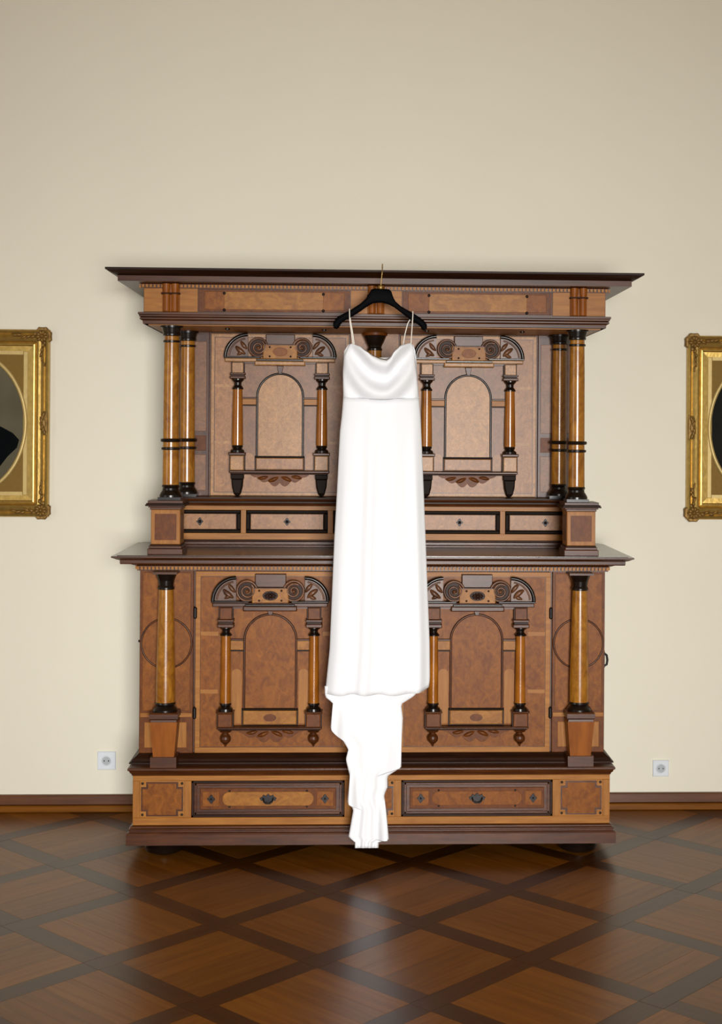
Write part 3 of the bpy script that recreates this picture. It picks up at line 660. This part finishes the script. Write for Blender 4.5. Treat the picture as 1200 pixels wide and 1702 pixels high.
# ---------------------------------------------------------------- dress
DR = thing('wedding_dress', (0.02, -.15, .08), 'long white satin wedding dress with thin straps and trailing hem hanging before the cabinet', 'dress')
DY = -.150
def interp(tab, z):
    """tab: list of (z, value) with descending z"""
    if z >= tab[0][0]: return tab[0][1]
    for (z0, a), (z1, c) in zip(tab, tab[1:]):
        if z >= z1: return a+(c-a)*(z0-z)/(z0-z1+1e-9)
    return tab[-1][1]
LT = [(2.064, -.106), (2.031, -.127), (1.958, -.131), (1.841, -.129), (1.77, -.134), (1.707, -.141), (1.472, -.151), (1.284, -.160), (.862, -.175), (.683, -.192)]
RT = [(2.064, .142), (2.04, .150), (1.994, .157), (1.874, .164), (1.77, .174), (1.568, .184), (1.309, .196), (.862, .216), (.719, .218), (.683, .214)]
def closed_shell(name, rows, mats, parent, thick=.0015):
    """rows of closed rings -> tube open at both ends, then solidified"""
    n = len(rows[0]); b = MB(); vs = [p for r in rows for p in r]; fs = []
    for j in range(len(rows)-1):
        for i in range(n): fs.append((j*n+i, j*n+(i+1)%n, (j+1)*n+(i+1)%n, (j+1)*n+i))
    b.add(vs, fs, 0, True); o = b.build(name, mats, parent)
    s = o.modifiers.new('thickness', 'SOLIDIFY'); s.thickness = thick; s.offset = 0; return o
NR = 96
def ring_pt(i, xl, xr, dep, fold, ph, yoff=0.):
    a = 2*PI*i/NR; cx = (xl+xr)/2; hw = (xr-xl)/2
    ca, sa = math.cos(a), math.sin(a)
    x = cx+hw*math.copysign(abs(ca)**.85, ca)
    y = DY+yoff-dep*math.copysign(abs(sa)**.75, sa)*(1) 
    y += fold*abs(sa)**.5*(math.sin(11*ca*1.2+ph)+.5*math.sin(19*ca+ph*1.7))
    return x, y
NK = [(-.135, 2.015), (-.127, 2.031), (-.115, 2.048), (-.099, 2.057), (-.069, 2.046), (-.038, 2.026), (-.017, 2.010), (.018, 1.997), (.042, 1.993), (.056, 2.008), (.070, 2.031), (.096, 2.051), (.134, 2.061), (.147, 2.046), (.157, 2.0)]
def neck(x, front):
    if not front: return 2.006+.045*min(1.05, abs((x-.018)/.118))**2.2
    if x <= NK[0][0]: return NK[0][1]
    for (x0, z0), (x1, z1) in zip(NK, NK[1:]):
        if x <= x1:
            t = (x-x0)/(x1-x0); t = t*t*(3-2*t)*.5+t*.5; return z0+(z1-z0)*t
    return NK[-1][1]
def seam(x): return 1.838+.010*abs((x-.018)/.145)**2
rows = []
for j in range(29):
    v = j/28; ring = []
    for i in range(NR):
        a = 2*PI*i/NR; zm = 2.06+(1.84-2.06)*v
        xl, xr = interp(LT, zm), interp(RT, zm)
        x, y = ring_pt(i, xl, xr, .034+.010*v, 0, 0)
        front = math.sin(a) > 0
        z = neck(x, front)*(1-v)+seam(x)*v
        if front:
            t = abs((x-.018)/.145); w_ = max(0, 1-t**2)
            # cowl folds: U-shaped ridges that sag towards the middle
            y -= .034*w_**.8*math.sin((v+.55*t*t)*PI*2.7+.5)*(1-v*.3)*(1 if v > .02 else .6)+.012*w_*(1-v)
            y += .005*math.sin(9*t+v*5)*(1-w_)*.6
        ring.append((x, y, z))
    rows.append(ring)
closed_shell('bodice', rows, 'white', DR)
rows = []
for j in range(61):
    v = j/60; ring = []
    for i in range(NR):
        zm = 1.842+(.690-1.842)*v
        xl, xr = interp(LT, zm), interp(RT, zm)
        x, y = ring_pt(i, xl, xr, .044+.012*v, .0045*min(1, v*3)*(1+v), 1.0+.6*v)
        hem = .690+.026*max(0, (x-.12)/.1)**1.5-.006*max(0, (-.1-x)/.1)+.003*math.sin(x*60)
        z = seam(x)*(1-v)+hem*v
        ring.append((x, y, z))
    rows.append(ring)
closed_shell('skirt', rows, 'white', DR)
MB().tube([(interp(LT, 1.84)*(1-t)+interp(RT, 1.84)*t, DY-.0455*(math.sin(PI*min(max(t, .02), .98)))**.6, seam(interp(LT, 1.84)*(1-t)+interp(RT, 1.84)*t)) for t in [k/30 for k in range(31)]], .0016, 6).build('waist_seam', 'white', DR)
# train: cascading folds under the front hem
def px2(x, y): # photo-measured outline to metres in the dress plane
    return (x-627.5)/425.+.003, .690-(y-1152)/425.
TL = [(544, 1140), (545, 1158), (558, 1168), (554, 1211), (573.5, 1228), (584, 1245), (580, 1262), (587, 1290), (583, 1333), (593, 1344), (585, 1392), (596, 1398), (596, 1409)]
TR = [(700, 1140), (694, 1156), (671, 1170), (674, 1193), (672, 1240), (672, 1275), (649, 1290), (649.5, 1308), (644, 1321), (647.5, 1347), (652.5, 1395), (636, 1398), (635, 1409)]
TLm = [(px2(*p)[1], px2(*p)[0]) for p in TL]; TRm = [(px2(*p)[1], px2(*p)[0]) for p in TR]
def sheet(name, L, Rr, yf, nfold, amp, ph, z_top=None, z_bot=None, nx=40, nz=56):
    z_top = z_top or L[0][0]; z_bot = z_bot or L[-1][0]; b = MB(); vs = []; fs = []
    for j in range(nz+1):
        z = z_top+(z_bot-z_top)*j/nz; xl, xr = interp(L, z), interp(Rr, z)
        for i in range(nx+1):
            t = i/nx; y = yf-amp*(.5+.5*math.sin(nfold*2*PI*t+ph+.5*math.sin(j*.11)))*(.35+.65*j/nz)-.012*math.sin(PI*t)
            vs.append((xl+(xr-xl)*t, y, z+(yf-y)*.29))
    for j in range(nz):
        for i in range(nx): a = j*(nx+1)+i; fs.append((a, a+nx+1, a+nx+2, a+1))
    b.add(vs, fs, 0, True); o = b.build(name, 'white', DR)
    s = o.modifiers.new('thickness', 'SOLIDIFY'); s.thickness = .0018; s.offset = 0; return o
sheet('train', TLm, TRm, DY-.012, 3.5, .013, .5)
# the back layer of the train, narrower and closer to the cabinet
BL = [(px2(0, y)[1], px2(x, 0)[0]) for x, y in ((575, 1140), (590, 1250), (592, 1330), (600, 1402))]; BR = [(px2(0, y)[1], px2(x, 0)[0]) for x, y in ((665, 1140), (645, 1280), (640, 1330), (632, 1402))]
sheet('train_back', BL, BR, DY+.028, 2.5, .016, 1.4)
def ruffle(pts, y, ph, side=-1):
    """side cascade fold: polygon strip from upper to lower edge with rippled depth"""
    b = MB(); vs = []; fs = []; n = 14
    for k, (a, c) in enumerate(pts):
        A = px2(*a); C = px2(*c)
        for i in range(n+1):
            t = i/n; wgt = min(1, k/1.2)*min(1, 1.6*(1-t if side < 0 else t)); vs.append((A[0]+(C[0]-A[0])*t, y+.040*(1-wgt)-.008*math.sin(t*PI*2.2+ph)*wgt, A[1]+(C[1]-A[1])*t))
    for k in range(len(pts)-1):
        for i in range(n): q = k*(n+1)+i; fs.append((q, q+n+1, q+n+2, q+1))
    b.add(vs, fs, 0, True); o = b.build('train_ruffle', 'white', DR)
    s = o.modifiers.new('thickness', 'SOLIDIFY'); s.thickness = .0018; s.offset = 0
    o.modifiers.new('smooth', 'SUBSURF').levels = 1
ruffle([((558, 1160), (592, 1160)), ((556, 1190), (588, 1200)), ((555, 1210), (586, 1242))], DY-.050, .3)
ruffle([((640, 1180), (671, 1175)), ((632, 1230), (672, 1225)), ((622, 1296), (671, 1274))], DY-.050, 1.1, 1)
ruffle([((588, 1262), (610, 1262)), ((586, 1300), (606, 1310)), ((584, 1333), (612, 1350))], DY-.052, .8)
ruffle([((625, 1318), (644, 1322)), ((624, 1360), (648, 1350)), ((622, 1396), (651, 1394))], DY-.052, 2.0, 1)
# straps: each a loop over a hanger arm
def strap(pts): MB().tube(pts, .0021, 8).build('strap', 'strap', DR, label='thin ivory spaghetti strap looped over the hanger')
za = 2.188
strap([(-.092, DY-.030, 2.052), (-.099, DY-.030, 2.10), (-.106, DY-.024, 2.150), (-.107, HY-.018, 2.180), (-.107, HY-.008, 2.1935), (-.107, HY+.008, 2.1935), (-.106, HY+.018, 2.180), (-.103, DY+.020, 2.15), (-.094, DY+.022, 2.10), (-.086, DY+.022, 2.046)])
strap([(.134, DY-.030, 2.058), (.136, DY-.030, 2.10), (.1395, DY-.024, 2.150), (.141, HY-.018, 2.172), (.141, HY-.009, 2.186), (.141, HY+.009, 2.186), (.1385, HY+.019, 2.170), (.122, DY+.020, 2.14), (.112, DY+.022, 2.10), (.102, DY+.022, 2.038)])

# ---------------------------------------------------------------- framed portraits
def frame(cx, cz, side, label):
    T = thing('picture_frame', (cx, .718, cz-.42), label, 'painting')
    W, Hh, yw = .361, .4195, .718
    prof = [(0, 0), (0, .026), (.004, .034), (.010, .038), (.016, .034), (.020, .026), (.034, .036), (.044, .040), (.052, .036), (.056, .024), (.060, .020), (.064, .026), (.069, .027), (.073, .021), (.074, .014), (.098, .012), (.098, 0)]
    corners = [(-1, -1), (1, -1), (1, 1), (-1, 1)]
    for k in range(4):
        a, c = corners[k], corners[(k+1) % 4]; b = MB(); n = len(prof)
        r0 = [(cx+a[0]*(W-p[0]), yw-p[1], cz+a[1]*(Hh-p[0])) for p in prof]; r1 = [(cx+c[0]*(W-p[0]), yw-p[1], cz+c[1]*(Hh-p[0])) for p in prof]
        b.add(r0+r1, [(i, i+1, n+i+1, n+i) for i in range(n-1)], 0, False); b.build('frame_rail', 'gold', T)
    rnd = random.Random(int(cx*100))
    for a in corners:                                                    # composition-leaf corner ornaments
        b = MB(); ox, oz = cx+a[0]*(W-.030), cz+a[1]*(Hh-.030)
        b.dome(ox, yw-.030, oz, .030, .010, .030, 0, 20, 5)
        b.prism([(ox+.040*math.cos(2*PI*i/16)*(1+.12*(i%2)), oz+.040*math.sin(2*PI*i/16)*(1+.12*(i%2))) for i in range(16)], yw-.032, yw-.02, 0, .004)
        for i in range(9):
            q = 2*PI*i/9; leaf(b, ox+.006*math.cos(q), oz+.006*math.sin(q), ox+.029*math.cos(q+.5), oz+.029*math.sin(q+.5), yw-.042, .0085, 0)
        b.dome(ox, yw-.038, oz, .009, .012, .009, 0, 12, 4)
        for dx, dz in ((-a[0], 0), (0, -a[1])):
            for q in range(5):
                leaf(b, ox+dx*(.028+.020*q), oz+dz*(.028+.020*q)+(a[1]*.004 if dx else 0), ox+dx*(.052+.021*q)+(a[0]*rnd.uniform(-.012, .012) if dz else 0), oz+dz*(.052+.021*q)+(a[1]*rnd.uniform(-.012, .012) if dx else 0), yw-.039, .0085-.0009*q, 0)
        b.build('corner_ornament', 'gold_d', T)
    for dx, dz in ((1, 0), (-1, 0), (0, 1), (0, -1)):                    # ornaments at mid-rail
        b = MB(); ox, oz = cx+dx*(W-.022), cz+dz*(Hh-.022); b.dome(ox, yw-.030, oz, .018 if dx else .034, .014, .034 if dx else .018, 0, 16, 4); b.prism([(ox-(.006 if dx else .055), oz), (ox, oz-(.055 if dx else .012)), (ox+(.006 if dx else .055), oz), (ox, oz+(.055 if dx else .012))] if not dx else [(ox-dx*.020, oz), (ox+dx*.018, oz-.060), (ox+dx*.021, oz), (ox+dx*.018, oz+.060)], yw-.040, yw-.02, 0, .003)
        for s in (-1, 1):
            for q in range(3): leaf(b, ox+(0 if dx else s*.012*q), oz+(s*.012*q if dx else 0), ox+(dx*(-.012+.01*q) if dx else s*(.03+.012*q)), oz+(s*(.03+.012*q) if dx else dz*(-.012+.01*q)), yw-.041, .0075, 0)
        b.build('side_ornament', 'gold_d', T)
    # spandrel mat with oval opening
    b = MB(); n = 72; A, Bz = .263, .325; iw, ih = W-.096, Hh-.096; A = iw-.006; Bz = ih-.001; outer = []; inner = []
    for i in range(n):
        q = 2*PI*i/n; ca, sa = math.cos(q), math.sin(q); k = min(iw/abs(ca) if abs(ca) > 1e-6 else 9, ih/abs(sa) if abs(sa) > 1e-6 else 9)
        outer.append((cx+ca*k, yw-.010, cz+sa*k)); inner.append((cx+A*ca, yw-.010, cz+Bz*sa))
    b.add(outer+inner, [(i, (i+1) % n, n+(i+1) % n, n+i) for i in range(n)], 0); b.build('spandrel_mat', 'gold_flat', T)
    b = MB(); b.tube([(cx+(A-.004)*math.cos(2*PI*i/n), yw-.010, cz+(Bz-.004)*math.sin(2*PI*i/n)) for i in range(n)], .010, 8, 0, True)
    b.build('oval_moulding', 'gold_slip', T)
    for sx in (-1, 1): MB().box(cx+sx*(iw-.022), cx+sx*iw, yw-.014, yw-.008, cz-ih, cz+ih, 0, .003).build('slip', 'gold_slip', T)
    for sz in (-1, 1): MB().box(cx-iw+.022, cx+iw-.022, yw-.014, yw-.008, cz+sz*(ih-.016), cz+sz*ih, 0).build('slip', 'gold_slip', T)
    b = MB(); b.prism(arc(cx, cz, A-.002, 0, 360, 60, Bz-.002)[:-1], yw-.006, yw-.002, 0); cv = b.build('painting', 'canvas_l' if side < 0 else 'canvas_r', T)
    # half-length sitter in a dark coat (flat paint on the canvas)
    if side < 0:
        b = MB(); pts = [(-.20, -.26), (-.215, -.12), (-.16, -.02), (-.06, .03), (.06, .03), (.13, -.005), (.165, -.02), (.215, -.045), (.245, -.075), (.235, -.110), (.19, -.150), (.10, -.26)]
        b.prism([(cx+x*.92, cz+z) for x, z in pts], yw-.0075, yw-.006, 0)
    else:
        b = MB(); pts = [(-.15, -.29), (-.19, -.18), (-.16, -.06), (-.06, -.01), (.06, -.01), (.16, -.06), (.19, -.18), (.15, -.29)]
        b.prism([(cx+x, cz+z) for x, z in pts], yw-.0075, yw-.006, 0)
    b.build('painted_coat', 'coat', cv)
    b = MB(); b.prism(arc(cx-.01, cz+.12, .055, 0, 360, 24, .075)[:-1], yw-.0085, yw-.007, 0); b.build('painted_face', 'skin', cv)
frame(-1.815, 1.742, -1, 'gilt framed oval portrait with grey backdrop on the wall left of the cabinet')
frame(1.792, 1.744, 1, 'gilt framed oval portrait with near-black backdrop on the wall right of the cabinet')

# ---------------------------------------------------------------- wall sockets
def socket(cx, cz, label, w2=.041):
    T = thing('wall_socket', (cx, .72, cz-w2), label, 'socket', 'white wall sockets')
    b = MB(); b.box(cx-w2, cx+w2, .710, .720, cz-w2, cz+w2, 0, .003); b.build('socket_plate', 'socket', T)
    b = MB(); b.tube([(cx+.021*math.cos(2*PI*i/24), .7095, cz+.021*math.sin(2*PI*i/24)) for i in range(24)], .0022, 6, 0, True)
    b.prism(arc(cx, cz, .020, 0, 360, 24)[:-1], .7088, .7105, 1)
    for k in (-1, 1): b.prism(arc(cx+k*.0095, cz, .0028, 0, 360, 10)[:-1], .7082, .709, 2)
    b.build('socket_well', ['socket', 'socket_in', 'black'], T)
socket(-1.190, .226, 'white square wall socket left of the cabinet above the skirting')
socket(1.325, .184, 'white square wall socket right of the cabinet above the skirting', .037)
